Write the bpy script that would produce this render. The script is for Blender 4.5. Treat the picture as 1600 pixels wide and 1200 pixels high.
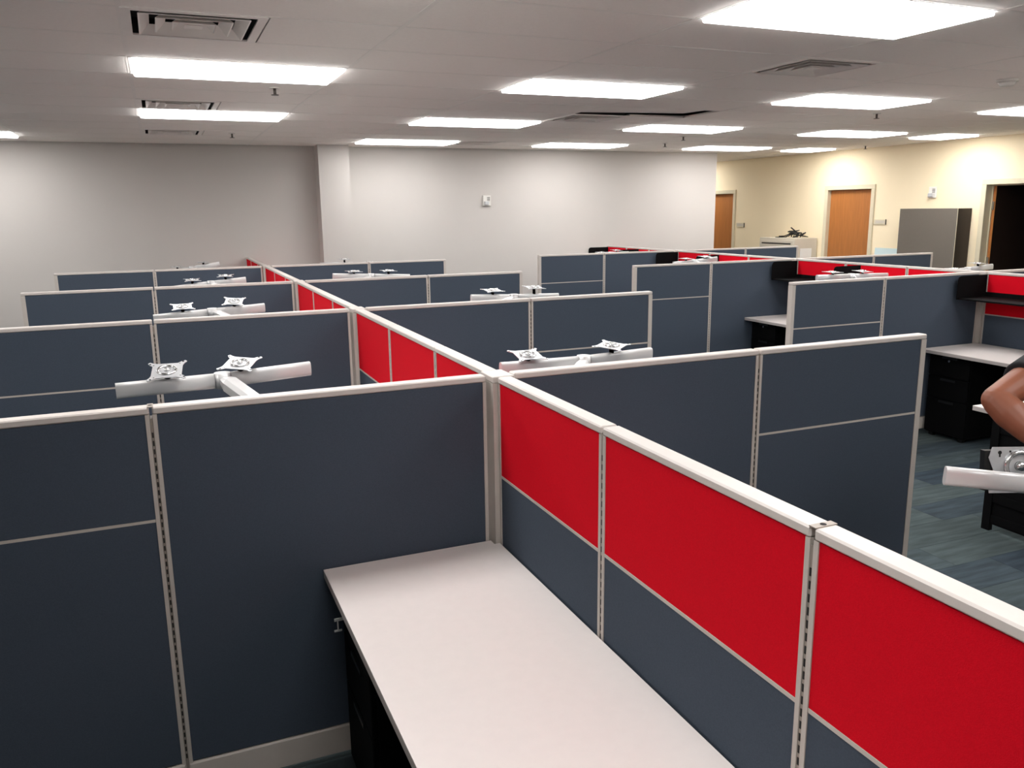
import bpy, bmesh, math, random
import numpy as np
from mathutils import Vector, Matrix

for o in list(bpy.data.objects):
    bpy.data.objects.remove(o)
scene = bpy.context.scene
col = scene.collection
random.seed(7)

# ------------------------------------------------------------------ camera
F_PX, YAW, PITCH, ROLL = 1290.7, 22.7476, -11.9343, -0.7443
CAM = np.array([-1.0606, -2.662, 1.9123])
_y, _p, _r = np.radians([YAW, PITCH, ROLL])
FW = np.array([math.sin(_y)*math.cos(_p), math.cos(_y)*math.cos(_p), math.sin(_p)])
RT0 = np.array([math.cos(_y), -math.sin(_y), 0.0])
UP0 = np.cross(RT0, FW)
RT = RT0*math.cos(_r) + UP0*math.sin(_r)
UP = -RT0*math.sin(_r) + UP0*math.cos(_r)
cd = bpy.data.cameras.new('camera')
cd.sensor_fit = 'HORIZONTAL'
cd.sensor_width = 36.0
cd.lens = F_PX/1600*36.0
cd.clip_start = 0.02
cam = bpy.data.objects.new('camera', cd)
col.objects.link(cam)
cam.matrix_world = Matrix(((RT[0], UP[0], -FW[0], CAM[0]), (RT[1], UP[1], -FW[1], CAM[1]),
                           (RT[2], UP[2], -FW[2], CAM[2]), (0, 0, 0, 1)))
scene.camera = cam


def ray(u, w):
    return FW + RT*(u-800)/F_PX - UP*(w-600)/F_PX


def on_y(u, w, y):          # the point of a plane y = const seen at a pixel
    d = ray(u, w)
    return Vector(CAM + d*(y-CAM[1])/d[1])


def on_z(u, w, z):
    d = ray(u, w)
    return Vector(CAM + d*(z-CAM[2])/d[2])


def at_depth(u, w, dep):
    return Vector(CAM + dep*ray(u, w))


# ------------------------------------------------------------------ light, exposure
world = bpy.data.worlds.new('world')
scene.world = world
world.use_nodes = True
world.node_tree.nodes['Background'].inputs[0].default_value = (0.8, 0.85, 0.9, 1)
world.node_tree.nodes['Background'].inputs[1].default_value = 0.02
LAMP = 14.0
scene.view_settings.view_transform = 'Standard'
scene.view_settings.look = 'None'
scene.view_settings.gamma = 1.0
scene.view_settings.use_curve_mapping = False
scene.view_settings.exposure = 0.0

# ------------------------------------------------------------------ materials


def srgb(r, g, b):
    def f(c):
        c /= 255.0
        return c/12.92 if c <= 0.04045 else ((c+0.055)/1.055)**2.4
    return (f(r), f(g), f(b), 1.0)


def mat(name, rgb, rough=0.6, metal=0.0, var=0.06, scale=8.0, bump=0.0, bscale=200.0, spec=0.5, stretch=None,
        emit=0.0, linear=False):
    m = bpy.data.materials.new(name)
    m.use_nodes = True
    nt = m.node_tree
    b = nt.nodes['Principled BSDF']
    c = rgb if linear else srgb(*rgb)
    b.inputs['Roughness'].default_value = rough
    b.inputs['Metallic'].default_value = metal
    b.inputs['Specular IOR Level'].default_value = spec
    tc = nt.nodes.new('ShaderNodeTexCoord')
    mp = nt.nodes.new('ShaderNodeMapping')
    if stretch:
        mp.inputs['Scale'].default_value = stretch
    nt.links.new(tc.outputs['Object'], mp.inputs['Vector'])
    n = nt.nodes.new('ShaderNodeTexNoise')
    n.inputs['Scale'].default_value = scale
    n.inputs['Detail'].default_value = 5
    nt.links.new(mp.outputs[0], n.inputs['Vector'])
    rp = nt.nodes.new('ShaderNodeValToRGB')
    rp.color_ramp.elements[0].position = 0.3
    rp.color_ramp.elements[1].position = 0.7
    rp.color_ramp.elements[0].color = tuple(x*(1-var) for x in c[:3])+(1,)
    rp.color_ramp.elements[1].color = tuple(min(1, x*(1+var)) for x in c[:3])+(1,)
    nt.links.new(n.outputs['Fac'], rp.inputs['Fac'])
    nt.links.new(rp.outputs[0], b.inputs['Base Color'])
    if bump:
        n2 = nt.nodes.new('ShaderNodeTexNoise')
        n2.inputs['Scale'].default_value = bscale
        n2.inputs['Detail'].default_value = 2
        nt.links.new(tc.outputs['Object'], n2.inputs['Vector'])
        bm = nt.nodes.new('ShaderNodeBump')
        bm.inputs['Strength'].default_value = bump
        bm.inputs['Distance'].default_value = 0.002
        nt.links.new(n2.outputs['Fac'], bm.inputs['Height'])
        nt.links.new(bm.outputs[0], b.inputs['Normal'])
    if emit:
        b.inputs['Emission Color'].default_value = (1.0, 0.988, 0.98, 1)
        b.inputs['Emission Strength'].default_value = emit
    return m


M = {}
M['wall'] = mat('painted_wall', (199, 194, 189), 0.75, var=0.015, scale=1.5, bump=0.15, bscale=120)
M['cream'] = mat('cream_wall', (246, 230, 196), 0.75, var=0.015, scale=1.5, bump=0.15, bscale=120)
M['ceil'] = mat('ceiling_tile_board', (250, 244, 238), 0.9, var=0.015, scale=60, bump=0.5, bscale=160)
M['tee'] = mat('tee_bar_metal', (246, 241, 235), 0.6, var=0.02)
M['lens'] = mat('lit_lens', (245, 245, 240), 0.5, var=0.0, emit=LAMP)
M['lens_sq'] = mat('lit_lens_square', (245, 245, 240), 0.5, var=0.0, emit=LAMP*1.6)
M['lampframe'] = mat('lamp_frame', (228, 226, 222), 0.5, var=0.02)
M['trim'] = mat('partition_trim', (190, 182, 174), 0.5, var=0.02, scale=20, bump=0.05)
M['cap'] = mat('partition_cap', (204, 196, 190), 0.45, var=0.02, scale=20)
M['strip'] = mat('slotted_steel', (158, 148, 138), 0.45, 0.3, var=0.04)
M['slot'] = mat('slot_dark', (18, 17, 16), 0.8, var=0.0)
M['base'] = mat('raceway_base', (196, 188, 180), 0.55, var=0.02, scale=20)
M['blue'] = mat('slate_blue_fabric', (70, 79, 91), 0.95, var=0.07, scale=260, bump=0.35, bscale=700, spec=0.15)
M['red'] = mat('red_fabric', (210, 6, 30), 0.95, var=0.05, scale=260, bump=0.3, bscale=700, spec=0.12)
M['desk'] = mat('desk_laminate', (226, 218, 214), 0.42, var=0.012, scale=30)
M['deskedge'] = mat('desk_edge_band', (176, 168, 164), 0.5, var=0.02)
M['black'] = mat('black_steel', (8, 8, 9), 0.8, var=0.1, scale=30, spec=0.1)
M['blackpl'] = mat('black_plastic', (17, 17, 18), 0.4, var=0.05)
M['arm'] = mat('silver_arm', (214, 213, 212), 0.35, 0.25, var=0.02)
M['plate'] = mat('zinc_plate', (205, 206, 208), 0.35, 0.55, var=0.05, scale=30)
M['chrome'] = mat('chrome', (200, 200, 200), 0.2, 0.95, var=0.0)
M['wood'] = mat('oak_veneer', (170, 106, 50), 0.5, var=0.10, scale=6, stretch=(6, 6, 0.5))
M['walnut_shaded_oak'] = mat('walnut_and_shaded_oak', (40, 27, 22), 0.5, var=0.12, scale=6, stretch=(6, 6, 0.5))  # walnut of the tall cabinet; on the open door, oak painted in shade
M['frame'] = mat('door_frame_paint', (216, 206, 178), 0.5, var=0.02)
M['greyfab'] = mat('taupe_board', (106, 99, 90), 0.9, var=0.06, scale=150, bump=0.2)
M['filecab'] = mat('putty_steel', (206, 198, 182), 0.5, var=0.015)
M['darkgap'] = mat('dark_recess', (60, 57, 52), 0.8, var=0.0)
M['paper'] = mat('white_paper', (236, 236, 232), 0.8, var=0.01)
M['paleblue'] = mat('pale_blue_board', (206, 226, 226), 0.5, var=0.01)
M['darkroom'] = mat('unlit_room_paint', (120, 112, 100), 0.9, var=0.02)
M['vent'] = mat('vent_white', (246, 241, 235), 0.5, var=0.02)
M['duct'] = mat('duct_dark', (42, 41, 40), 0.9, var=0.02)
M['brass'] = mat('sprinkler_metal', (110, 104, 98), 0.4, 0.7, var=0.02)
M['whitepl'] = mat('white_plastic', (225, 222, 216), 0.4, var=0.01)
M['skin'] = mat('skin', (134, 78, 54), 0.5, var=0.08, scale=14)
M['shirt'] = mat('black_cotton', (22, 22, 25), 0.9, var=0.1, scale=40, bump=0.2)
M['trouser'] = mat('dark_denim', (30, 34, 46), 0.9, var=0.1, scale=40, bump=0.2)
M['hair'] = mat('dark_hair', (28, 20, 16), 0.7, var=0.2, scale=80)
M['redpl'] = mat('red_plastic', (190, 30, 35), 0.4, var=0.02)
CARPET = [mat('carpet_%d' % i, c, 0.97, var=0.28, scale=5, stretch=(0.6, 5, 1), bump=0.6, bscale=500, spec=0.1)
          for i, c in enumerate([(68, 78, 81), (61, 71, 77), (74, 84, 85), (55, 65, 73)])]
M['underfloor'] = mat('floor_slab', (80, 92, 96), 0.95, var=0.05)

# ------------------------------------------------------------------ mesh helpers
_cache = {}


def link(name, me, parent=None, m=None):
    o = bpy.data.objects.new(name, me)
    col.objects.link(o)
    if parent is not None:
        o.parent = parent
    if m is not None and me is not None and not me.materials:
        me.materials.append(M[m] if isinstance(m, str) else m)
    return o


def tag(o, label=None, cat=None, group=None, kind=None):
    if label:
        o['label'] = label
    if cat:
        o['category'] = cat
    if group:
        o['group'] = group
    if kind:
        o['kind'] = kind
    return o


def empty(name, loc=(0, 0, 0), rz=0.0):
    o = bpy.data.objects.new(name, None)
    o.empty_display_size = 0.1
    col.objects.link(o)
    o.location = loc
    o.rotation_euler = (0, 0, rz)
    return o


def bm_box(bm, x0, x1, y0, y1, z0, z1):
    r = bmesh.ops.create_cube(bm, size=1.0, matrix=Matrix.Translation(((x0+x1)/2, (y0+y1)/2, (z0+z1)/2)) @
                              Matrix.Diagonal((x1-x0, y1-y0, z1-z0, 1)))
    return r['verts']


def finish(bm, name, bevel=0.0, seg=1, smooth=False):
    if bevel:
        bmesh.ops.bevel(bm, geom=list(bm.edges), offset=bevel, segments=seg, affect='EDGES', profile=0.5)
    bmesh.ops.recalc_face_normals(bm, faces=bm.faces)
    me = bpy.data.meshes.new(name)
    bm.to_mesh(me)
    bm.free()
    if smooth:
        for p in me.polygons:
            p.use_smooth = True
    return me


def box(name, x0, x1, y0, y1, z0, z1, m, parent=None, bevel=0.0):
    key = ('box', name, round(x1-x0, 4), round(y1-y0, 4), round(z1-z0, 4), m if isinstance(m, str) else m.name, bevel)
    c = ((x0+x1)/2, (y0+y1)/2, (z0+z1)/2)
    me = _cache.get(key)
    if me is None:
        bm = bmesh.new()
        bm_box(bm, -(x1-x0)/2, (x1-x0)/2, -(y1-y0)/2, (y1-y0)/2, -(z1-z0)/2, (z1-z0)/2)
        me = finish(bm, name, bevel)
        me.materials.append(M[m] if isinstance(m, str) else m)
        _cache[key] = me
    o = link(name, me, parent)
    o.location = c
    return o


def boxes(name, lst, m, parent=None, bevel=0.0):
    bm = bmesh.new()
    for b in lst:
        bm_box(bm, *b)
    return link(name, finish(bm, name, bevel), parent, m)


def bm_tube(bm, p, q, r0, r1=None, n=12, cap=True):
    p, q = Vector(p), Vector(q)
    r1 = r0 if r1 is None else r1
    d = q-p
    rot = d.to_track_quat('Z', 'Y').to_matrix().to_4x4()
    bmesh.ops.create_cone(bm, cap_ends=cap, segments=n, radius1=r0, radius2=r1, depth=d.length,
                          matrix=Matrix.Translation((p+q)/2) @ rot)


def tube(name, p, q, r, m, parent=None, n=14, r1=None):
    bm = bmesh.new()
    bm_tube(bm, p, q, r, r1, n)
    me = finish(bm, name)
    for f in me.polygons:
        f.use_smooth = len(f.vertices) == 4
    return link(name, me, parent, m)


def prism(name, pts, z0, z1, m, parent=None, bevel=0.0):
    bm = bmesh.new()
    vs = [bm.verts.new((x, y, z0)) for x, y in pts]
    f = bm.faces.new(vs)
    r = bmesh.ops.extrude_face_region(bm, geom=[f])
    bmesh.ops.translate(bm, verts=[v for v in r['geom'] if isinstance(v, bmesh.types.BMVert)], vec=(0, 0, z1-z0))
    return link(name, finish(bm, name, bevel), parent, m)


def curve_tube(name, pts, r, m, parent=None, n=8):
    bm = bmesh.new()
    for a, b in zip(pts[:-1], pts[1:]):
        bm_tube(bm, a, b, r, r, n)
    return link(name, finish(bm, name), parent, m)


ORD = ['first', 'second', 'third', 'fourth', 'fifth']
HC = 2.76           # ceiling height
HP = 1.346          # partition height
HD = 0.989          # split line of the two-tile panels
DZ = 0.737          # desk height
YW = 8.75           # back wall
XR = 9.05           # cream wall
XL, YF, YE = -5.0, -5.0, 14.0
XC = 7.36           # end of the back wall, start of the corridor

# ------------------------------------------------------------------ room shell
floor = box('floor', XL-.1, XR+2.6, YF-.1, YE+.1, -0.12, -0.008, 'underfloor')
tag(floor, kind='structure')
# carpet planks
near, rest = [], bmesh.new()
PW, PL = 0.25, 1.0
j = 0
y = YF
plank_me = {}
for k in range(4):
    bm = bmesh.new()
    bm_box(bm, -PL/2+.0008, PL/2-.0008, -PW/2+.0008, PW/2-.0008, -0.004, 0.004)
    plank_me[k] = finish(bm, 'carpet_plank')
    plank_me[k].materials.append(CARPET[k])
rest_m = []
while y < YE-0.01:
    x = XL-(j % 4)*0.25
    while x < XR:
        cx, cy = x+PL/2, y+PW/2
        if not (cx < XL or cx > XR-.45 and x+PL > XR+.1):
            k = random.choices(range(4), (4, 3, 3, 2))[0]
            if 0.4 < cx < 6.4 and -2.3 < cy < 4.6:
                o = link('carpet_plank', plank_me[k], floor)
                o.location = (cx-floor.location.x, cy-floor.location.y, -0.004-floor.location.z)
            else:
                rest_m.append((len(rest.faces), k))
                bm_box(rest, max(x, XL)+.0008, min(x+PL, XR)-.0008, y+.0008, y+PW-.0008, -0.008, 0.0)
        x += PL
    y += PW
    j += 1
me = finish(rest, 'carpet_planks')
for c in CARPET:
    me.materials.append(c)
for (s, k) in rest_m:
    for f in range(s, s+6):
        me.polygons[f].material_index = k
o = link('carpet_planks', me, floor)
o.location = -floor.location
tag(o, kind='stuff')


def wall(name, x0, x1, y0, y1, z0=0.0, z1=HC+.25, m='wall'):
    return tag(box(name, x0, x1, y0, y1, z0, z1, m), kind='structure')


wall('wall_back', XL, XC, YW, YW+.15)
tag(box('wall_column', 0.935, 1.335, 8.47, YW, 0, HC, 'wall'), kind='structure')
wall('wall_corridor', XC-.15, XC, YW+.15, YE)
wall('wall_corridor_end', XC-.15, XR+.15, YE, YE+.15, m='cream')
wall('wall_left', XL-.15, XL, YF, YW+.15)
wall('wall_front', XL-.15, XR+.15, YF-.15, YF)
# cream wall with three door openings
DOORS = [(10.47, 11.38), (7.13, 8.03), (4.27, 5.19)]
DH = 2.15
FRW = .0705
segs = [(YF, DOORS[2][0]-FRW), (DOORS[2][1]+FRW, DOORS[1][0]-FRW), (DOORS[1][1]+FRW, DOORS[0][0]-FRW), (DOORS[0][1]+FRW, YE)]
lst = [(XR, XR+.15, a, b, 0, HC+.25) for a, b in segs] + [(XR, XR+.15, a-FRW, b+FRW, DH+FRW, HC+.25) for a, b in DOORS]
tag(boxes('wall_right', lst, 'cream'), kind='structure')
# unlit office behind the open door
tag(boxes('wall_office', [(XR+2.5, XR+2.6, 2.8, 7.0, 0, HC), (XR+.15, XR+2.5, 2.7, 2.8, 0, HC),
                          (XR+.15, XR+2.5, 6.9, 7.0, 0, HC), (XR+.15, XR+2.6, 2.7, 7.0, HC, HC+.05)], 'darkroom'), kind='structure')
for i, (a, b) in enumerate(DOORS):
    d = empty('door_%d' % (i+1), (XR, (a+b)/2, 0))
    tag(d, kind='structure')
    w = (b-a)/2
    fr = .07
    boxes('door_frame', [(-.02, .15, -w-fr, -w, 0, DH), (-.02, .15, w, w+fr, 0, DH), (-.02, .15, -w-fr, w+fr, DH, DH+fr)],
          'frame', d, .004)
    boxes('door_stop', [(.095, .11, -w, -w+.015, 0, DH-.015), (.095, .11, w-.015, w, 0, DH-.015), (.095, .11, -w, w, DH-.015, DH)], 'frame', d)
    if i < 2:
        s = box('door_slab', .05, .094, -w+.004, w-.004, .008, DH-.004, 'wood', d)
        h = tube('door_handle', (-.075, -w+.16-s.location.y, .98-s.location.z), (-.075, -w+.06-s.location.y, .98-s.location.z), .01, 'chrome', s)
    else:
        s = box('door_slab', .1165, .99, w-.052, w-.008, .008, DH-.004, 'walnut_shaded_oak', d)  # oak door; its shade is put into this dark face colour
        tag(box('door_edge', .112, .116, w-.052, w-.008, .008, DH-.004, 'wood', d), 'orange oak edge of the open door, its face painted in shade')
        for hz in (.25, 1.15, 1.88):
            boxes('hinge', [(.096, .118, w-.045, w-.008, hz-.055, hz+.055)], 'chrome', d)
        tube('door_handle', (.93, w-.09, .98), (.82, w-.09, .98), .01, 'chrome', d)

# baseboards
tag(boxes('baseboard_back', [(XL, .93, YW-.012, YW, 0, .1), (1.34, XC, YW-.012, YW, 0, .1)], 'darkgap'), kind='structure')
tag(boxes('baseboard_right', [(XR-.012, XR, a+.005, b-.005, 0, .1) for a, b in segs], 'darkgap'), kind='structure')

# ------------------------------------------------------------------ ceiling grid
ceil = box('ceiling', XL-.1, XR+.1, YF-.1, YE+.1, HC+.16, HC+.22, 'duct')
tag(ceil, kind='structure')
cl = ceil.location
GX, GY, TW, TD = 0.095, 0.145, 1.22, 0.61
LX = [-0.515+2.44*k for k in range(-1, 4)]
lights = []
for lx, ys in ((-2.955, (.45, 2.89, 5.33, 7.77)), (-.515, (-1.99, .45, 2.89, 5.33)), (1.925, (-1.99, .45, 2.89, 5.33, 7.77)),  # nearest row and unseen lamps of the next are added to light the room
               (4.365, (-1.99, .45, 2.89, 5.33, 7.77)), (6.805, (-1.99, .45, 2.89, 5.33, 7.77))):
    for ly in ys:
        lights.append((lx, ly, 1.22))
for ly in (5.33, 7.77):
    lights.append((8.33-.0, ly, .61))
lights.append((8.33, 11.43, .61))
vents = [(-.82, 1.67), (2.84, 1.67), (2.84, 4.72), (-.82, 4.72), (-.82, 7.16), (2.84, 7.77)]
holes = [(lx-w/2, lx+w/2, ly-.305, ly+.305) for lx, ly, w in lights] + [(vx-.305, vx+.305, vy-.305, vy+.305) for vx, vy in vents]
nx0 = math.floor((XL-GX)/TW)
nx1 = math.ceil((XR-GX)/TW)
ny0 = math.floor((YF-GY)/TD)
ny1 = math.ceil((YE-GY)/TD)
tile_rest = []
ntile = 0
cand = []
for ix in range(nx0, nx1):
    for iy in range(ny0, ny1):
        x0, x1 = max(GX+ix*TW, XL), min(GX+(ix+1)*TW, XR)
        y0, y1 = max(GY+iy*TD, YF), min(GY+(iy+1)*TD, YE)
        if x1-x0 < .05 or y1-y0 < .05 or (x1 <= XC+.3 and y0 >= YW):
            continue
        if y1 > YW and y0 < YW and x1 < XC:
            y1 = YW
        if x0 < XC < x1 and y0 >= YW:
            x0 = XC
        pieces = [(x0, x1)]
        for h in holes:
            if h[2] < (y0+y1)/2 < h[3]:
                np_ = []
                for a, b in pieces:
                    if h[1] <= a+.02 or h[0] >= b-.02:
                        np_.append((a, b))
                    else:
                        if h[0]-a > .05:
                            np_.append((a, h[0]))
                        if b-h[1] > .05:
                            np_.append((h[1], b))
                pieces = np_
        for a, b in pieces:
            cand.append((a, b, y0, y1))
cand.sort(key=lambda t: (t[2] < .3 or t[3] > 9, (t[0]-CAM[0])**2+(t[2]-CAM[1])**2))
for i, (a, b, y0, y1) in enumerate(cand):
    if i < 290:
        o = box('ceiling_tile', a+.008-cl.x, b-.008-cl.x, y0+.008-cl.y, y1-.008-cl.y, HC+.001-cl.z, HC+.018-cl.z, 'ceil', ceil)
        if abs(a-2.535) < .02 and abs(y0-3.805) < .02:
            o.rotation_euler = (math.radians(1.6), math.radians(-1.2), 0)     # the tile left ajar
            o.location.z += .02
    else:
        tile_rest.append((a+.008, b-.008, y0+.008, y1-.008, HC+.001, HC+.018))
if tile_rest:
    o = boxes('ceiling_tiles', tile_rest, 'ceil', ceil)
    o.location = -cl
    tag(o, kind='stuff')
for ix in range(nx0+1, nx1):
    x = GX+ix*TW
    ye = YW if x < XC else YE
    box('tee_bar', x-.012-cl.x, x+.012-cl.x, YF-cl.y, ye-cl.y, HC-.0004-cl.z, HC+.0009-cl.z, 'tee', ceil)
for iy in range(ny0+1, ny1):
    y = GY+iy*TD
    xs = XL if y < YW else XC
    lst = [(xs, XR)]
    for h in holes:
        if h[2]+.01 < y < h[3]-.01:
            lst = [(p, q) for a, b in lst for p, q in ((a, min(b, h[0])), (max(a, h[1]), b)) if q-p > .02]
    for a, b in lst:
        box('tee_bar', a-cl.x, b-cl.x, y-.012-cl.y, y+.012-cl.y, HC-.0006-cl.z, HC+.0007-cl.z, 'tee', ceil)

# ------------------------------------------------------------------ ceiling lights


def troffer(lx, ly, w):
    sq = w < 1
    t = empty('ceiling_light', (lx, ly, HC))
    n = ORD[min(range(5), key=lambda k: abs(ly-(7.77-2.44*k)))]
    where = {-2.955: 'beyond the long spine end panels', -.515: 'above the long red spine', 1.925: 'above the aisle-side long spine bays',
             4.365: 'above the shelf spine bays', 6.805: 'between shelf spine and cream wall'}
    if sq:
        lb_ = 'small square ceiling light by the cream wall, ' + ('down the corridor' if ly > 9 else n + ' lamp row from back wall')
    else:
        lb_ = 'glowing long ceiling light %s, %s lamp row from wall' % (where[lx], n)
    tag(t, lb_, 'ceiling light', 'square ceiling lights' if sq else 'rectangular ceiling lights')
    a, b = w/2-.002, .303
    lw, lb = w/2-.018, .287
    boxes('light_frame', [(-a, a, -b, -lb, -.002, .03), (-a, a, lb, b, -.002, .03), (-a, -lw, -lb, lb, -.002, .03), (lw, a, -lb, lb, -.002, .03)],
          'lampframe', t)
    box('lens', -lw+.001, lw-.001, -lb+.001, lb-.001, -.020, .004, 'lens_sq' if sq else 'lens', t, .006)
    box('housing', -a, a, -b, b, .032, .1, 'lampframe', t)


for q in lights:
    troffer(*q)

# ------------------------------------------------------------------ air vents


def vent(vx, vy):
    t = empty('air_vent', (vx, vy, HC))
    tag(t, 'square louvred ceiling air vent %s, %s from the back wall' % ('over the long spine' if vx < 0 else 'over the aisle', ORD[{7.16: 0, 7.77: 0, 4.72: 1, 1.67: 2}[vy]]), 'air vent', 'square ceiling air vents')
    box('vent_back', -.3, .3, -.3, .3, .075, .085, 'duct', t)
    b = .303
    c = .262
    boxes('vent_frame', [(-b, b, -b, -c, -.004, .004), (-b, b, c, b, -.004, .004), (-b, -c, -c, c, -.004, .004), (c, b, -c, c, -.004, .004)], 'vent', t)
    boxes('vent_neck', [(-c-.01, c+.01, -c-.01, -c, .004, .075), (-c-.01, c+.01, c, c+.01, .004, .075), (-c-.01, -c, -c, c, .004, .075), (c, c+.01, -c, c, .004, .075)], 'duct', t)
    for r in (.235, .165, .095):
        bm = bmesh.new()
        ro, ri = r, r-.045
        zo, zi = -.006, .035
        vs = [[bm.verts.new((sx*R, sy*R, z)) for sx, sy in ((-1, -1), (1, -1), (1, 1), (-1, 1))] for R, z in ((ro, zo), (ri, zi), (ri-.003, zi), (ro-.006, zo-.001))]
        for q in range(4):
            for s in range(4):
                s2 = (s+1) % 4
                bm.faces.new((vs[q][s], vs[q][s2], vs[(q+1) % 4][s2], vs[(q+1) % 4][s]))
        link('louver', finish(bm, 'louver'), t, 'vent')
    box('vent_centre', -.04, .04, -.04, .04, -.004, .0, 'vent', t)


for q in vents:
    vent(*q)


def sprinkler(x, y, where):
    t = empty('sprinkler_head', (x, y, HC))
    tag(t, 'small pendant fire sprinkler head %s' % where, 'sprinkler', 'ceiling sprinkler heads')
    tube('escutcheon', (0, 0, -.006), (0, 0, .002), .035, 'whitepl', t)
    tube('sprinkler_stem', (0, 0, -.045), (0, 0, -.006), .01, 'brass', t)
    tube('deflector', (0, 0, -.05), (0, 0, -.046), .026, 'brass', t)


for q in ((-.22, 3.54, 'above long spine, between its lamps'), (-.22, 7.11, 'above long spine, nearest the back wall'),
          (5.33, 3.54, 'above shelf spine, third from back wall'), (5.36, 7.2, 'above shelf spine, nearest the back wall'),
          (4.97, 6.2, 'above shelf spine, second from back wall'), (8.62, 6.9, 'beside the cream wall')):
    sprinkler(*q)
t = empty('smoke_detector', (4.53, 1.61, HC))
tag(t, 'round white smoke detector on the ceiling', 'smoke detector')
tube('detector_base', (0, 0, -.018), (0, 0, .002), .07, 'whitepl', t, 24)
tube('detector_cap', (0, 0, -.045), (0, 0, -.018), .042, 'whitepl', t, 24, r1=.058)

# ------------------------------------------------------------------ partitions
SLOTS = None


def slots_mesh():
    global SLOTS
    if SLOTS is None:
        bm = bmesh.new()
        z = .16
        while z < HP-.08:
            for s in (-1, 1):
                bm_box(bm, -.0022, .0022, s*.0226-.0005, s*.0226+.0005, z, z+.016)
            z += .026
        SLOTS = finish(bm, 'slot_row')
        SLOTS.materials.append(M['slot'])
    return SLOTS


def panel(label, group, origin, rz, L, tiles, end=False, seam=True, clip=False, shade=None):
    """One partition panel along local +x; tiles: list of (z0, z1, material)."""
    p = empty('partition_panel', origin, rz)
    tag(p, label, 'partition', group)
    e = .03 if end else .012
    box('top_cap', 0, L, -.0255, .0255, HP-.022, HP, 'cap', p, .004)
    box('stile', 0, .012, -.024, .024, .02, HP-.0225, 'trim', p)
    box('end_trim' if end else 'stile', L-e, L, -.024, .024, .0 if end else .02, HP-.0225, 'trim', p)
    for z0, z1, m in tiles:
        for s in (-1, 1):
            box('fabric_tile', .0125, L-e-.0005, *(sorted((s*.003, s*.0215))), z0, z1, m, p)
    for (a, b) in zip(tiles[:-1], tiles[1:]):
        box('divider_strip', .0125, L-e-.0005, -.0228, .0228, a[1]+.0005, b[0]-.0005, 'trim', p)
    box('base_cover', .0, L-(.03 if end else 0), -.0275, .0275, .035, .14, 'base', p, .005)
    boxes('foot', [(.03, .07, -.02, .02, 0, .034), (L-.09, L-.05, -.02, .02, 0, .034)], 'black', p)
    if seam:
        box('slotted_strip', L+.001, L+.008, -.0224, .0224, .02, HP-.035, 'strip', p)
        o = tag(link('slot_row', slots_mesh(), p), kind='stuff')
        o.location = (L+.0045, 0, 0)
    if clip:
        c = box('connector_clip', L-.004, L+.013, -.0255, .0255, HP, HP+.002, 'strip', p)
        k = tube('clip_hole', (0, 0, .0012), (0, 0, .0016), .006, 'slot', c)
    return p


FULL = [(.145, HP-.0235, 'blue')]
SPLIT = [(.145, HD-.005, 'blue'), (HD+.005, HP-.0235, 'blue')]
REDT = [(.145, HD-.005, 'blue'), (HD+.005, HP-.0235, 'red')]


def post(x, y, label, group):
    p = empty('connector_post', (x, y, 0))
    tag(p, label, 'post', group)
    a, b = .041, .061
    box('post_body', -a, a, -b, b, 0, HP-.022, 'trim', p)
    box('post_cap', -a, a, -b, b, HP-.0215, HP+.001, 'cap', p, .003)
    boxes('post_groove', [(-.012, .012, -b-.0006, -b, .02, HP-.03), (-.012, .012, b, b+.0006, .02, HP-.03)], 'strip', p)


ROW_A = [0.0, 2.2524, 4.4966, 6.7559]
ROW_B = [2.301, 4.586, 6.875]
XB = 5.377


def spine(x, edges, name):
    """edges: list of (y_start, y_end, bay ordinal, slot of three, clip)"""
    for y0, y1, b, s, clip, seam in edges:
        panel('red-over-blue %s panel, %s of its %s bay from the back wall' % (name, ('far end', 'middle', 'near end')[s], ORD[b]),
              'red and blue %s panels' % name, (x, y0, 0), math.pi/2, y1-y0, REDT, seam=seam, clip=clip)


G = .0045
PO = .0655
ed = []
# long spine, bay by bay (y rising towards the wall)
ed += [(-2.19, -1.5845, 4, 2, True, True), (-1.5755, -.8075, 4, 1, False, True), (-.7985, -PO, 4, 0, False, False)]
for i in range(3):
    r0, r1 = ROW_A[i], ROW_A[i+1]
    a, b = r0+.655, r0+1.42
    ed += [(r0+PO, a-G, 3-i, 2, False, True), (a+G, b-G, 3-i, 1, False, True), (b+G, r1-PO, 3-i, 0, False, False)]
r0 = ROW_A[3]
ed += [(r0+PO, r0+.655-G, 0, 2, False, True), (r0+.655+G, r0+1.42-G, 0, 1, False, True), (r0+1.42+G, YW-.004, 0, 0, False, False)]
spine(0.0, ed, 'long spine')
post(0, -2.2524, 'square beige post ending the long red spine in the bay with the standing person', 'long spine posts')
ed = [(.1, .76-G, 3, 2, False, True), (.76+G, 1.53-G, 3, 1, False, True), (1.53+G, 2.301-PO, 3, 0, False, False)]
for i in range(2):
    r0, r1 = ROW_B[i], ROW_B[i+1]
    a, b = r0+.76, r0+1.52
    ed += [(r0+PO, a-G, 2-i, 2, False, True), (a+G, b-G, 2-i, 1, False, True), (b+G, r1-PO, 2-i, 0, False, False)]
r0 = ROW_B[2]
ed += [(r0+PO, r0+.66-G, 0, 2, False, True), (r0+.66+G, r0+1.28-G, 0, 1, False, True), (r0+1.28+G, YW-.004, 0, 0, False, False)]
spine(XB, ed, 'shelf spine')

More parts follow.
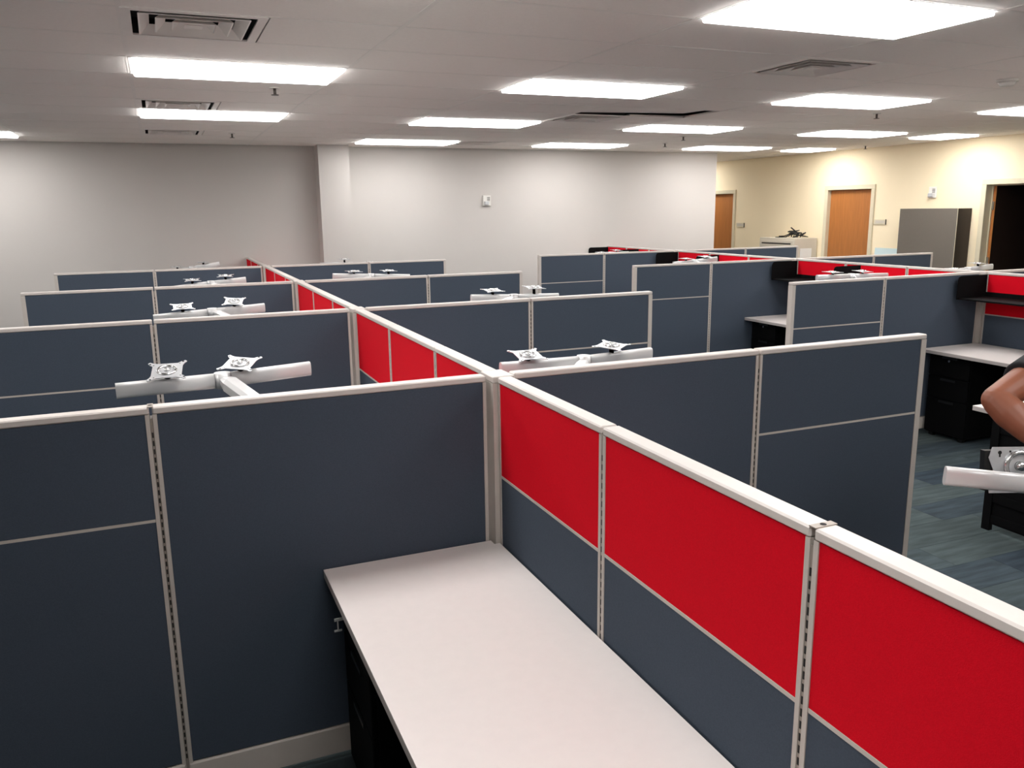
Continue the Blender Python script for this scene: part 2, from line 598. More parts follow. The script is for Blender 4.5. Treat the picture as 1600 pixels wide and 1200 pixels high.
SX0, SEAM, SEND = .053, 1.13, 2.052
for i, y in enumerate(ROW_A):
    n = ORD[3-i]
    post(0, y, 'square beige post where %s cross row from back wall meets long red spine' % n, 'long spine posts')
    for s, side in ((-1, 'column-far'), (1, 'office-door')):
        rz = math.pi if s < 0 else 0.0
        sd = 'side far from doors' if s < 0 else 'office-door side'
        panel('plain blue panel at long spine, %s, %s cross row from back wall' % (sd, n), 'plain blue panels at the long spine',
              (s*SX0, y, 0), rz, SEAM-G-SX0, FULL, clip=(i == 0 and s < 0))
        panel('split blue end panel, long spine, %s, %s cross row from back wall' % (sd, n), 'split blue end panels of the long spine',
              (s*(SEAM+G), y, 0), rz, SEND-SEAM-G, SPLIT, end=True, seam=False)
BSEAM, BEND = 1.127, 2.058
for i, y in enumerate(ROW_B):
    n = ORD[2-i]
    post(XB, y, 'square beige post where %s cross row from back wall meets shelf spine' % n, 'shelf spine posts')
    for s in (-1, 1):
        rz = math.pi if s < 0 else 0.0
        sd = 'side far from doors' if s < 0 else 'office-door side'
        panel('plain blue panel at shelf spine, %s, %s cross row from back wall' % (sd, n), 'plain blue panels at the shelf spine',
              (XB+s*SX0, y, 0), rz, BSEAM-G-SX0, FULL)
        panel('split blue end panel, shelf spine, %s, %s cross row from back wall' % (sd, n), 'split blue end panels of the shelf spine',
              (XB+s*(BSEAM+G), y, 0), rz, BEND-BSEAM-G, SPLIT, end=True, seam=False)

# ------------------------------------------------------------------ desks and pedestals


def desk(x0, x1, y0, y1, label, legs, notch=0):
    """notch: -1 / 1 cuts the two corners on that x side around the spine posts"""
    d = empty('desk', ((x0+x1)/2, (y0+y1)/2, 0))
    tag(d, label, 'desk', 'white cubicle desks')
    hx, hy = (x1-x0)/2, (y1-y0)/2
    pts = [(-hx, -hy), (hx, -hy), (hx, hy), (-hx, hy)]
    if notch:
        a, b = .021, .036
        pts = [(-hx, -hy), (hx-a, -hy), (hx-a, -hy+b), (hx, -hy+b), (hx, hy-b), (hx-a, hy-b), (hx-a, hy), (-hx, hy)]
        pts = [(px*notch, py) for px, py in pts]
        if notch < 0:
            pts.reverse()
    prism('desk_top', pts, DZ-.004, DZ, 'desk', d)
    prism('edge_band', pts, DZ-.028, DZ-.004, 'deskedge', d)
    for lx, ly in legs:
        box('leg', lx-.025, lx+.025, ly-.025, ly+.025, 0, DZ-.029, 'black', d, .003)
    return d


def pedestal(x_front, x_back, y0, y1, label, key=False):
    s = 1 if x_back > x_front else -1
    p = empty('pedestal_cabinet', ((x_front+x_back)/2, (y0+y1)/2, 0))
    tag(p, label, 'cabinet', 'black pedestal cabinets')
    hx, hy = abs(x_back-x_front)/2, (y1-y0)/2
    a, b = (-hx+.02, hx) if s > 0 else (-hx, hx-.02)
    box('cabinet_body', a, b, -hy, hy, .03, DZ-.034, 'black', p, .003)
    fx = sorted((-s*hx, -s*(hx-.019)))
    for z0, z1 in ((.04, .33), (.335, .515), (.52, DZ-.038)):
        f = box('drawer_front', fx[0], fx[1], -hy+.003, hy-.003, z0, z1, 'black', p, .003)
        hxx = sorted((-s*.0125, -s*.0095))
        box('pull', hxx[0], hxx[1], -.07, .07, (z1-z0)/2-.03, (z1-z0)/2-.012, 'blackpl', f)
    boxes('glide', [(sx*(hx-.05)-.02, sx*(hx-.05)+.02, sy*(hy-.05)-.02, sy*(hy-.05)+.02, 0, .029) for sx in (-1, 1) for sy in (-1, 1)], 'blackpl', p)
    lk = tube('lock', (-s*(hx+.001), 0, .655), (-s*(hx+.007), 0, .655), .009, 'chrome', p)
    if key:
        hk = s*(hx+.007)
        tube('key', (-hk, 0, .655), (-s*(hx+.03), 0, .655), .005, 'arm', p)
        boxes('key_bow', [(-s*(hx+.045)-.016, -s*(hx+.045)+.016, -.0015, .0025, .651, .660)], 'arm', p)
        boxes('key_tag', [(-s*(hx+.05)-.002, -s*(hx+.05)+.002, .003, .006, .618, .65), (-s*(hx+.05)-.012, -s*(hx+.05)+.012, .003, .006, .613, .619)], 'arm', p)


baysA = [(-2.18, -.03)]+[(ROW_A[i]+.03, ROW_A[i+1]-.03) for i in range(3)]+[(ROW_A[3]+.03, YW-.02)]
bn = ['fifth', 'fourth', 'third', 'second', 'first']
for i, (a, b) in enumerate(baysA):
    for s in (-1, 1):
        sd = 'side far from doors' if s < 0 else 'office-door side'
        xs = sorted((s*.0275, s*.652))
        xi = sorted((s*.07, s*.652))
        desk(xs[0], xs[1], a, b, 'white desk, long red spine, %s, %s bay from the back wall' % (sd, bn[i]),
             [(-s*.2, -(b-a)/2+.06)], notch=-s)
        pedestal(s*.60, s*.09, b-.40, b-.02, 'black pedestal under desk, long spine, %s, %s bay from back wall' % (sd, bn[i]), key=(i == 0 and s < 0))
baysB = [(.69, ROW_B[0]-.03)]+[(ROW_B[i]+.03, ROW_B[i+1]-.03) for i in range(2)]+[(ROW_B[2]+.03, YW-.02)]
for i, (a, b) in enumerate(baysB):
    desk(4.705, 5.349, a, b, 'white desk along the shelf spine, %s bay from the back wall' % ORD[3-i], [(-.2, -(b-a)/2+.06)], notch=1)
    pedestal(4.79, 5.30, b-.40, b-.02, 'black pedestal under the shelf spine desk, %s bay from the back wall' % ORD[3-i])
# return desk beside the person with its slatted black end support
d = desk(3.31, 5.35, .06, .68, 'white return desk on slatted black end frame at the open end of the shelf spine', [(.9, -.2), (.9, .2)])
sup = [(-.985, -.955, -.27, -.22, 0, DZ-.03), (-.985, -.955, .15, .2, 0, DZ-.03)]
sup += [(-.972, -.966, -.218, .148, .04, DZ-.03)]
sup += [(-.98, -.96, -.22, .15, z, z+.05) for z in (.05, .18, .32, .46, .6)]
boxes('slatted_support', sup, 'black', d)
t = empty('tool_handle', (3.45, .62, DZ))
tag(t, 'red handled screwdriver lying on the white return desk', 'screwdriver')
tube('handle', (0, 0, .012), (.09, .01, .012), .012, 'redpl', t)
tube('blade', (.09, .01, .012), (.19, .021, .012), .003, 'chrome', t)

# ------------------------------------------------------------------ black shelves on the shelf spine


def shelf(y1, L, label):
    s = empty('wall_shelf', (XB-.0275, y1, 1.13))
    tag(s, label, 'shelf', 'black shelves on the shelf spine')
    box('shelf_board', -.33, -.002, -L+.004, -.004, 0, .014, 'black', s, .002)
    for y in (-L, -.004):
        bm = bmesh.new()
        pts = [(-.345, 0), (-.002, 0), (-.002, .195), (-.31, .195), (-.335, .185), (-.345, .16)]
        v1 = [bm.verts.new((px, y, pz)) for px, pz in pts]
        v2 = [bm.verts.new((px, y+.0035, pz)) for px, pz in pts]
        bm.faces.new(v1)
        bm.faces.new(list(reversed(v2)))
        for k in range(len(pts)):
            k2 = (k+1) % len(pts)
            bm.faces.new((v1[k], v1[k2], v2[k2], v2[k]))
        link('shelf_end', finish(bm, 'shelf_end'), s, 'black')
    box('back_rail', -.006, -.0005, -L+.004, -.004, .014, .05, 'black', s)


for i, b in enumerate((ROW_B[0], ROW_B[1], ROW_B[2], YW)):
    shelf(b-.07 if i < 3 else YW-.05, .9, 'black metal shelf with end plates on the shelf spine, %s bay from back wall' % ORD[3-i])
curve_tube('cable', [(XB-.04, 1.62, 1.13), (XB-.05, 1.60, 1.0), (XB-.045, 1.63, .88), (XB-.05, 1.6, DZ+.004)], .004, 'blackpl')
tag(bpy.data.objects['cable'], 'thin black cable hanging from shelf to white desk on the shelf spine', 'cable')

# ------------------------------------------------------------------ monitor arms


def oval_beam(name, p, q, parent):
    p, q = Vector(p), Vector(q)
    d = (q-p).normalized()
    side = d.cross(Vector((0, 0, 1))).normalized()
    up = side.cross(d)
    bm = bmesh.new()
    prof = []
    for k in range(20):
        a = 2*math.pi*k/20
        c, s = math.cos(a), math.sin(a)
        prof.append((.016*math.copysign(abs(c)**.7, c), .029*math.copysign(abs(s)**.55, s)))
    rings = []
    for t in (p, q):
        rings.append([bm.verts.new(t+side*a+up*b) for a, b in prof])
    for k in range(20):
        k2 = (k+1) % 20
        bm.faces.new((rings[0][k], rings[0][k2], rings[1][k2], rings[1][k]))
    bm.faces.new(list(reversed(rings[0])))
    bm.faces.new(rings[1])
    me = finish(bm, name)
    for f in me.polygons:
        f.use_smooth = len(f.vertices) == 4
    return link(name, me, parent, 'arm')


PLATE = None


def plate_mesh():
    global PLATE
    if PLATE is None:
        bm = bmesh.new()
        q = [(.040, .050), (.052, .060), (.066, .066), (.072, .058), (.062, .046), (.056, .032)]
        pts = []
        for k in range(4):
            ca, sa = (1, 0, -1, 0)[k], (0, 1, 0, -1)[k]
            pp = [(x, y) for x, y in reversed(q)]
            pts += [(x*ca-y*sa, x*sa+y*ca) for x, y in pp]
        v = [bm.verts.new((x, y, -.0015)) for x, y in pts]
        f = bm.faces.new(v)
        r = bmesh.ops.extrude_face_region(bm, geom=[f])
        bmesh.ops.translate(bm, verts=[g for g in r['geom'] if isinstance(g, bmesh.types.BMVert)], vec=(0, 0, .003))
        bmesh.ops.triangulate(bm, faces=[f for f in bm.faces if len(f.verts) > 4])
        PLATE = finish(bm, 'vesa_plate')
        PLATE.materials.append(M['plate'])
    return PLATE


RING = None


def ring_mesh():
    global RING
    if RING is None:
        bm = bmesh.new()
        n, mm = 24, 8
        vs = []
        for i in range(n):
            a = 2*math.pi*i/n
            vs.append([bm.verts.new(((.032+.006*math.cos(2*math.pi*j/mm))*math.cos(a), (.032+.006*math.cos(2*math.pi*j/mm))*math.sin(a), .005*math.sin(2*math.pi*j/mm)+.003)) for j in range(mm)])
        for i in range(n):
            for j in range(mm):
                bm.faces.new((vs[i][j], vs[(i+1) % n][j], vs[(i+1) % n][(j+1) % mm], vs[i][(j+1) % mm]))
        bm_tube(bm, (0, 0, 0), (0, 0, .01), .012, .01, 14)
        RING = finish(bm, 'boss_ring', smooth=True)
        RING.materials.append(M['chrome'])
    return RING


HOLES = None


def holes_mesh():
    global HOLES
    if HOLES is None:
        bm = bmesh.new()
        for sx in (-1, 1):
            for sy in (-1, 1):
                bm_tube(bm, (sx*.058, sy*.058, -.0018), (sx*.058, sy*.058, .0019), .004, .004, 10)
                bm_tube(bm, (sx*.046, sy*.046, -.0018), (sx*.046, sy*.046, .0019), .0025, .0025, 8)
        HOLES = finish(bm, 'plate_holes')
        HOLES.materials.append(M['slot'])
    return HOLES


def add_plate(root, pos, normal, neck_to, yaw=0.0):
    pl = link('vesa_plate', plate_mesh(), root)
    n = Vector(normal).normalized()
    pl.rotation_mode = 'QUATERNION'
    pl.rotation_quaternion = n.to_track_quat('Z', 'X') @ Matrix.Rotation(yaw, 3, 'Z').to_quaternion()
    pl.location = pos
    link('boss_ring', ring_mesh(), pl)
    tag(link('plate_holes', holes_mesh(), pl), kind='stuff')
    tube('tilt_neck', Vector(pos)-n*.002, neck_to, .011, 'black', root)


def monitor_arm(label, left, centre, right, base, plates, desk_z=DZ):
    """World points: beam ends and hub, clamp position on the desk, plate list of (u along beam -1..1, lift, normal, yaw)."""
    L, C, Rr = Vector(left), Vector(centre), Vector(right)
    B = Vector((base[0], base[1], desk_z))
    r = empty('monitor_arm', B)
    tag(r, label, 'monitor arm', 'silver dual monitor arms')
    l, c, rr = L-B, C-B, Rr-B
    oval_beam('beam', c+(l-c).normalized()*.03, l, r)
    oval_beam('beam', c+(rr-c).normalized()*.03, rr, r)
    tube('hub', c-Vector((0, 0, .029)), c+Vector((0, 0, .030)), .030, 'arm', r, 20)
    top = Vector((0, 0, max(.2, c.z-.2)))
    tube('pole', (0, 0, .012), top, .019, 'arm', r)
    box('clamp_base', -.045, .045, -.05, .05, 0.0, .012, 'arm', r, .003)
    # chunky cover arm from the pole head up to the hub
    d = (c-top)
    fl = Vector((d.x, d.y, 0)).normalized()
    sd = fl.cross(Vector((0, 0, 1)))
    bm = bmesh.new()
    q0, q1 = top-fl*.03, c-fl*.02-Vector((0, 0, .0))
    rings = []
    for t in (0, .06, .5, .94, 1):
        pnt = q0.lerp(q1, t)
        w = .036*(1 if 0 < t < 1 else .7)
        hgt = .026*(1 if 0 < t < 1 else .6)
        rings.append([bm.verts.new(pnt+sd*w*a+Vector((0, 0, hgt*b))) for a, b in ((-1, -.7), (-.7, -1), (.7, -1), (1, -.7), (1, .5), (.6, 1), (-.6, 1), (-1, .5))])
    for a, b in zip(rings[:-1], rings[1:]):
        for k in range(8):
            bm.faces.new((a[k], a[(k+1) % 8], b[(k+1) % 8], b[k]))
    bm.faces.new(list(reversed(rings[0])))
    bm.faces.new(rings[-1])
    link('arm_link', finish(bm, 'arm_link'), r, 'arm')
    tube('pole_head', top-Vector((0, 0, .03)), top+Vector((0, 0, .028)), .03, 'arm', r, 18)
    for u, lift, nrm, yaw, off in plates:
        e = l if u < 0 else rr
        foot = c.lerp(e, abs(u))
        pos = foot+Vector((off[0], off[1], .029+lift))
        add_plate(r, pos, nrm, foot+Vector((off[0], off[1], .026)) if abs(off[1]) < .02 else foot+Vector((0, 0, .026)), yaw)
    return r


UPT = (-.05, -.35, 1)
# long spine, side away from the doors
lab = 'silver twin monitor arm, long spine, %s, %s bay from back wall'
AW, TD_ = 'side far from doors', 'office-door side'
y = .62
monitor_arm(lab % (AW, 'fourth'), on_y(181, 611, y-.0), on_y(348, 594, y+.02), on_y(484, 575.5, y+.1), (-.6, .16),
            [(-.52, .028, UPT, .1, (0, 0)), (.2, .028, (-.05, -.25, 1), -.2, (0, 0))])
y = ROW_A[1]+.55
monitor_arm(lab % (AW, 'third'), on_y(240, 499, y), on_y(332, 489, y), on_y(413, 480.5, y+.08), (-.42, y-.2),
            [(-.5, .03, (0, -.2, 1), .1, (0, 0)), (.42, .03, (0, -.3, 1), -.15, (0, 0))])
y = ROW_A[2]+.6
monitor_arm(lab % (AW, 'second'), on_y(272, 452, y), on_y(330, 444, y), on_y(384, 437.5, y+.05), (-.40, y-.2),
            [(-.5, .03, (0, -.1, 1), .1, (0, 0)), (.42, .03, (0, -.1, 1), -.1, (0, 0))])
y = ROW_A[3]+.6
monitor_arm(lab % (AW, 'first'), on_y(255, 428, y), on_y(300, 420, y), on_y(343, 412.5, y), (-.45, y-.2),
            [(-.5, .02, (0, 0, 1), .1, (0, 0)), (.42, .02, (0, .1, 1), -.1, (0, 0))])
# long spine, side towards the doors
y = .45
monitor_arm(lab % (TD_, 'fourth'), on_y(782, 577, y), on_y(912, 566, y), on_y(1016, 552.5, y+.1), (.42, .3),
            [(-.68, .022, (0, -.2, 1), .05, (0, 0)), (.4, .03, (0, -.12, 1), .75, (0, 0))])
y = ROW_A[1]+.5
monitor_arm(lab % (TD_, 'third'), on_y(736, 466.5, y), on_y(803, 466, y), on_y(872, 464, y), (.5, y-.15),
            [(-.5, .028, (0, -.1, 1), .1, (0, 0)), (.45, .045, (0, -.1, 1), .0, (0, 0))])
y = ROW_A[2]+.55
monitor_arm(lab % (TD_, 'second'), on_y(520, 432, y), on_y(580, 432.5, y), on_y(640, 433, y), (.42, y-.2),
            [(-.45, .02, (0, -.05, 1), .1, (0, 0)), (.45, .03, (0, -.05, 1), .1, (0, 0))])
y = ROW_A[3]+.55
monitor_arm(lab % (TD_, 'first'), on_y(500, 414, y), on_y(548, 413.5, y), on_y(596, 413, y), (.48, y-.2),
            [(-.2, .035, (0, -.05, 1), .1, (0, 0)), (.6, .0, (0, -.05, 1), .1, (0, 0))])
# shelf spine
labB = 'silver twin monitor arm on shelf spine desk, %s bay from the back wall'
y = ROW_B[0]+.85
monitor_arm(labB % 'third', on_y(1276, 434.5, y), on_y(1330, 432.5, y), on_y(1386, 431, y), (4.9, y-.1),
            [(-.55, .02, (0, -.05, 1), .1, (0, 0)), (.3, .02, (0, -.1, 1), .1, (0, 0))])
y = ROW_B[1]+.75
monitor_arm(labB % 'second', on_y(1052, 413, y), on_y(1085, 409.5, y), on_y(1120, 404.5, y), (4.85, y-.1),
            [(-.4, .02, (0, -.05, 1), .1, (0, 0)), (.5, .015, (0, -.1, 1), .1, (0, 0))])
y = ROW_B[2]+.8
monitor_arm(labB % 'first', on_y(930, 398, y), on_y(955, 396.5, y), on_y(982, 396, y), (4.9, y-.1),
            [(-.6, .0, (0, -.05, 1), .1, (0, 0)), (.3, .02, (0, -.1, 1), .1, (0, 0))])
bd = desk(5.405, 6.03, 2.34, 4.54, 'white desk along the office-door side of the shelf spine, third bay from wall', [(.2, -1.0)], notch=-1)
y = ROW_B[0]+.95
monitor_arm('silver twin monitor arm behind the shelf spine, office-door side', on_y(1478, 426, y), on_y(1512, 422, y), on_y(1550, 416.5, y), (5.88, y+.15),
            [(-.6, .0, (0, -.05, 1), .1, (0, 0)), (.4, .025, (0, -.05, 1), .1, (0, 0))])
# the arm the person is working on
p0, p1 = at_depth(1476, 743, 2.5), at_depth(1860, 782, 2.36)
cc = (Vector(p0)+Vector(p1))/2
ma = monitor_arm('silver monitor arm with upright plate in front of the person in black', p0, cc, p1, (.6, -1.78), [])
away = Vector((FW[0], FW[1], 0)).normalized()
loc = at_depth(1592, 734, 2.56) - ma.location
bm = bmesh.new()
pts = [(-.095, .04), (-.085, .072), (.085, .072), (.095, .04), (.08, .0), (.095, -.04), (.09, -.072), (-.09, -.072), (-.095, -.04), (-.08, .0)]
v = [bm.verts.new((x, y, -.0015)) for x, y in reversed(pts)]
f = bm.faces.new(v)
rr_ = bmesh.ops.extrude_face_region(bm, geom=[f])
bmesh.ops.translate(bm, verts=[g for g in rr_['geom'] if isinstance(g, bmesh.types.BMVert)], vec=(0, 0, .003))
pl = link('upright_plate', finish(bm, 'upright_plate'), ma, 'plate')
pl.rotation_mode = 'QUATERNION'
nq = Vector((-away.x, -away.y, .12)).normalized()
pl.rotation_quaternion = nq.to_track_quat('Z', 'Y')
pl.location = loc
rg = link('boss_ring', ring_mesh(), pl)
rg.scale = (1.35, 1.35, 1.6)
rg.location = (0, .012, 0)
for kx, ky in ((-.062, .055), (.062, .055)):
    k = boxes('keyhole', [(kx-.0025, kx+.0025, ky-.014, ky, .0016, .0022)], 'slot', pl)
    tube('keyhole', (kx, ky, .0016), (kx, ky, .0022), .006, 'slot', pl)
for kx, ky in ((-.03, .058), (-.012, .055), (.012, .055), (.03, .058), (-.07, -.06), (-.03, -.06), (.0, -.06), (.03, -.06), (.07, -.06)):
    tube('screw_hole', (kx, ky, .0016), (kx, ky, .0022), .0035, 'slot', pl)
boxes('bracket', [(-.105, -.06, -.065, .06, -.03, -.004), (-.02, .02, -.02, .02, -.05, -.004)], 'blackpl', pl)

# ------------------------------------------------------------------ things along the walls


def strobe(loc, rz, label):
    s = empty('fire_strobe', loc, rz)
    tag(s, label, 'alarm')
    box('strobe_plate', -.06, .06, 0, .025, -.075, .075, 'whitepl', s, .004)
    box('strobe_lens', -.02, .045, .026, .06, -.06, -.01, 'plate', s, .004)
    boxes('horn_grille', [(-.045, .0, .0255, .028, z, z+.006) for z in (.0, .014, .028, .042)], 'darkgap', s)


strobe((3.36, YW-.001, 2.04), math.pi, 'white fire alarm strobe on the grey back wall')
strobe((XR-.001, 6.02, 2.07), math.pi/2, 'white fire alarm strobe on the cream wall above the taupe cabinet')
for (yy, zz, lb) in ((10.24, 1.57, 'small beige name plate beside the door down the corridor'), (6.93, 1.655, 'small beige name plate between the closed door and taupe cabinet')):
    s = empty('door_sign', (XR-.001, yy, zz))
    tag(s, lb, 'sign')
    box('sign_plate', -.012, 0, -.11, .11, -.04, .04, 'frame', s, .002)
    box('sign_insert', -.0135, -.0125, -.095, .08, -.022, .022, 'filecab', s)
    box('sign_edge', -.014, 0, -.12, -.112, -.04, .04, 'darkgap', s)
# taupe cabinet
c = empty('tall_cabinet', (8.9, 5.85, 0))
tag(c, 'tall taupe-faced cabinet with dark brown end against the cream wall', 'cabinet')
box('cabinet_carcass', -.115, .148, -.47, .47, .02, 1.85, 'walnut_shaded_oak', c, .003)
box('front_panel', -.125, -.116, -.472, .47, .02, 1.85, 'greyfab', c)
box('edge_strip', -.126, -.118, -.477, -.4725, .02, 1.85, 'frame', c)
box('plinth', -.10, .14, -.45, .45, 0, .0195, 'black', c)
# filing cabinet
c = empty('filing_cabinet', (8.79, 8.63, 0))
tag(c, 'putty steel lateral filing cabinet by the closed door', 'cabinet')
box('cabinet_body', -.24, .24, -.43, .43, .0, 1.385, 'filecab', c, .004)
for z0 in (.08, .40, .72, 1.04):
    f = box('drawer', -.252, -.241, -.41, .41, z0, z0+.305, 'filecab', c, .002)
    box('drawer_pull', -.0075, -.0062, -.36, .36, .09, .115, 'darkgap', f)
p = box('taped_notice', 8.68, 8.92, 8.1975, 8.1990, 1.07, 1.22, 'paper')
tag(p, 'white paper notice taped to the end of the putty filing cabinet', 'paper')
# black brackets and cables heaped on the filing cabinet
c = empty('cable_heap', (8.82, 8.5, 1.386))
tag(c, 'heap of black cables and brackets on top of the filing cabinet', 'cables')
bm = bmesh.new()
random.seed(3)
for k in range(26):
    a = random.uniform(0, 6.28)
    r = random.uniform(0, .12)
    z = .012+random.uniform(0, .12)*(1-r/.16)
    pc = Vector((math.cos(a)*r*.9, math.sin(a)*r*1.3, z))
    dd = Vector((random.uniform(-1, 1), random.uniform(-1, 1), random.uniform(-.35, .35))).normalized()*random.uniform(.05, .12)
    q0, q1 = pc-dd, pc+dd
    q0.z = max(q0.z, .012)
    q1.z = max(q1.z, .012)
    bm_tube(bm, q0, q1, random.uniform(.006, .012), None, 6)
link('cable_bundle', finish(bm, 'cable_bundle'), c, 'blackpl')
b = boxes('loose_bracket', [(-.16, .0, .2, .3, .0, .012), (-.1, -.02, .22, .28, .012, .028)], 'blackpl', c)
# pale blue board leaning between cabinet and door
b = box('leaning_board', 8.985, 9.0, 6.42, 6.95, .0, 1.27, 'paleblue')
b.rotation_euler = (0, math.radians(2.2), 0)
tag(b, 'pale blue board leaning on cream wall beside the taupe cabinet', 'board')

# ------------------------------------------------------------------ the person
P0 = at_depth(1765, 600, 2.8)
px, py = P0.x, P0.y
fwd = Vector((CAM[0]-px, CAM[1]-py, 0)).normalized()
fwd = Matrix.Rotation(math.radians(-12), 3, 'Z') @ fwd
rgt = fwd.cross(Vector((0, 0, 1)))           # the person's right hand side
LO = -.2                                     # hips stand aside of the leaning shoulders


def W(f, r, z):                              # person frame: forward, right, up (relative to the person's base)
    return fwd*f + rgt*r + Vector((0, 0, z))


def lean(z):
    return LO*max(0.0, min(1.0, (1.42-z)/.48))


person = empty('person', (px, py, 0))
tag(person, 'person in black t-shirt and dark trousers, elbow bent, working on the monitor arm', 'person')
BASE = Vector((px, py, 0))
elbow_r = at_depth(1556, 625, 2.74)-BASE
hand_r = at_depth(1650, 712, 2.60)-BASE
hand_l = at_depth(1735, 735, 2.56)-BASE
sh_r, sh_l = W(0, .175, 1.405), W(0, -.175, 1.405)
elbow_l = W(.10, -.30, 1.16)


def loft(bm, rings, n=20):
    """rings: (centre, axis_u * radius, axis_v * radius); closed at both ends"""
    prev = None
    for c, u, v in rings:
        cur = [bm.verts.new(c+u*math.cos(2*math.pi*k/n)+v*math.sin(2*math.pi*k/n)) for k in range(n)]
        if prev:
            for k in range(n):
                bm.faces.new((prev[k], prev[(k+1) % n], cur[(k+1) % n], cur[k]))
        else:
            bm.faces.new(list(reversed(cur)))
        prev = cur
    bm.faces.new(prev)


def limb_tube(bm, pts, n=16):
    """pts: (point, radius) along a limb"""
    rings = []
    for i, (p, r_) in enumerate(pts):
        a = pts[max(0, i-1)][0]
        b = pts[min(len(pts)-1, i+1)][0]
        d = (b-a).normalized()
        u = d.cross(Vector((.31, .17, .93))).normalized()
        v = d.cross(u)
        rings.append((p, u*r_, v*r_))
    loft(bm, rings, n)
    for p, r_ in (pts[0], pts[-1]):
        bmesh.ops.create_uvsphere(bm, u_segments=12, v_segments=8, radius=r_*.98, matrix=Matrix.Translation(p))


def ellipsoid(bm, c, rf, rr, rz):
    m = Matrix.Identity(4)
    for k in range(3):
        m[k][0], m[k][1], m[k][2], m[k][3] = fwd[k]*rf, rgt[k]*rr, (0, 0, rz)[k], c[k]
    bmesh.ops.create_uvsphere(bm, u_segments=24, v_segments=16, radius=1.0, matrix=m)


def trunk(bm, prof, grow=0.0):
    loft(bm, [(W(f, lean(z), z), rgt*(w+grow), fwd*(d+grow)) for z, w, d, f in prof], 28)


def fuse(name, bm, m, voxel, it=4):
    bmesh.ops.recalc_face_normals(bm, faces=bm.faces)
    me = bpy.data.meshes.new(name)
    bm.to_mesh(me)
    bm.free()
    o = link(name, me, person, m)
    md = o.modifiers.new('fuse', 'REMESH')
    md.mode = 'VOXEL'
    md.voxel_size = voxel
    md.use_smooth_shade = True
    sm = o.modifiers.new('smooth', 'SMOOTH')
    sm.factor = .5
    sm.iterations = it
    return o


PROF = [(.84, .15, .10, 0), (.92, .165, .112, 0), (1.0, .152, .105, 0), (1.10, .138, .10, .005), (1.2, .148, .106, .005), (1.3, .165, .112, .005),
        (1.38, .172, .098, 0), (1.43, .13, .078, 0), (1.465, .075, .062, 0)]


def leg_pts(s, grow=0.0):
    return [(W(0, LO+s*.085, .88), .088+grow), (W(.01, LO+s*.09, .70), .078+grow), (W(.02, LO+s*.095, .49), .056+grow),
            (W(.0, LO+s*.10, .33), .056+grow), (W(-.01, LO+s*.105, .12), .038+grow)]


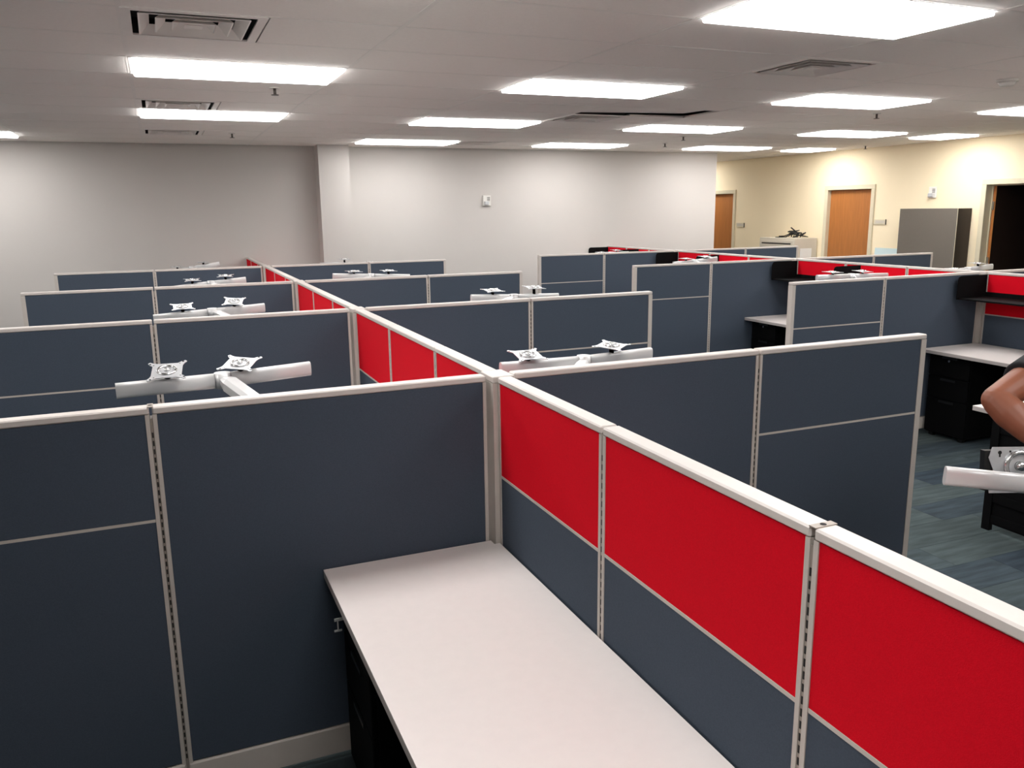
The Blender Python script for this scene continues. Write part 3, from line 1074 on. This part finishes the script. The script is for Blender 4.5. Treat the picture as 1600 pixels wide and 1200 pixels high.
bm = bmesh.new()
trunk(bm, PROF)
limb_tube(bm, [(W(-.005, 0, 1.43), .058), (W(.012, 0, 1.50), .054), (W(.025, 0, 1.57), .055)])
ellipsoid(bm, W(.03, 0, 1.645), .095, .075, .112)
ellipsoid(bm, W(.06, 0, 1.585), .06, .052, .045)                       # jaw and chin
limb_tube(bm, [(W(.118, 0, 1.665), .009), (W(.136, 0, 1.632), .015)])    # nose
for s in (-1, 1):
    ellipsoid(bm, W(.02, s*.077, 1.64), .02, .011, .034)                # ears
    ellipsoid(bm, W(.108, s*.03, 1.672), .018, .024, .009)              # brow
ellipsoid(bm, W(.112, 0, 1.597), .012, .026, .007)                      # lips
for s, sh, el, ha in ((1, sh_r, elbow_r, hand_r), (-1, sh_l, elbow_l, hand_l)):
    wr = el.lerp(ha, .86)
    limb_tube(bm, [(sh, .066), (sh.lerp(el, .3), .060), (sh.lerp(el, .7), .054), (el, .046)])
    limb_tube(bm, [(el, .046), (el.lerp(ha, .25), .053), (el.lerp(ha, .6), .042), (wr, .029)])
    ax = (ha-el).normalized()
    wd = ax.cross(Vector((0, 0, 1))).normalized()
    nrm = wd.cross(ax)
    # palm
    loft(bm, [(wr, wd*.029, nrm*.024), (wr+ax*.035, wd*.038, nrm*.017), (wr+ax*.085, wd*.043, nrm*.014), (wr+ax*.10, wd*.036, nrm*.01)], 14)
    for o_, ln in ((-.031, .066), (-.0105, .08), (.0105, .075), (.031, .058)):
        b0 = wr+ax*.09+wd*o_
        limb_tube(bm, [(b0-ax*.02, .0095), (b0+ax*ln*.4-nrm*.006, .009), (b0+ax*ln*.75-nrm*.026, .0085), (b0+ax*ln*.85-nrm*.045, .0075)], 10)
    tb = wr+ax*.03-wd*(.03*s)
    limb_tube(bm, [(tb, .013), (tb+ax*.03-wd*(.026*s)-nrm*.012, .011), (tb+ax*.06-wd*(.026*s)-nrm*.03, .0095)], 10)
    limb_tube(bm, leg_pts(s))
    limb_tube(bm, [(W(-.02, LO+s*.108, .06), .036), (W(.12, LO+s*.115, .04), .03)])
body = fuse('body', bm, 'skin', .0045, 3)

bm = bmesh.new()
trunk(bm, [(.85, .172, .125, 0)]+[q for q in PROF[1:]], .014)
for sh, el in ((sh_r, elbow_r), (sh_l, elbow_l)):
    e = sh.lerp(el, .66)
    d = (el-sh).normalized()
    u = d.cross(Vector((.31, .17, .93))).normalized()
    v = d.cross(u)
    loft(bm, [(sh-d*.06, u*.05, v*.05), (sh, u*.078, v*.078), (sh.lerp(el, .3), u*.076, v*.076), (e, u*.073, v*.073)], 20)
fuse('t_shirt', bm, 'shirt', .007, 4)
bm = bmesh.new()
trunk(bm, [(.82, .155, .108, 0), (.9, .17, .118, 0), (.97, .163, .113, 0)], .006)
for s in (-1, 1):
    q = leg_pts(s, .017)
    limb_tube(bm, q[:-1]+[(W(-.01, LO+s*.105, .10), .064)])
fuse('trousers', bm, 'trouser', .008, 4)
for s in (-1, 1):
    bm = bmesh.new()
    loft(bm, [(W(x, LO+s*(.108+.03*x), .004+h), rgt*w, Vector((0, 0, h))) for x, w, h in
              ((-.085, .022, .03), (-.07, .036, .042), (.0, .043, .05), (.08, .048, .036), (.15, .045, .026), (.185, .025, .016))], 16)
    fuse('shoe', bm, 'blackpl', .006, 3)
bm = bmesh.new()
ellipsoid(bm, W(.0, 0, 1.672), .088, .084, .098)
ellipsoid(bm, W(-.03, 0, 1.63), .06, .074, .08)
fuse('hair', bm, 'hair', .006, 2)
for s in (-1, 1):
    bm = bmesh.new()
    bmesh.ops.create_uvsphere(bm, u_segments=14, v_segments=10, radius=.0125)
    o = link('eye', finish(bm, 'eye', smooth=True), person, 'paper')
    o.location = W(.106, s*.03, 1.652)
    bm = bmesh.new()
    bmesh.ops.create_uvsphere(bm, u_segments=10, v_segments=8, radius=.006)
    o2 = link('pupil', finish(bm, 'pupil', smooth=True), o, 'slot')
    o2.location = fwd*.0085+Vector((0, 0, -.003))
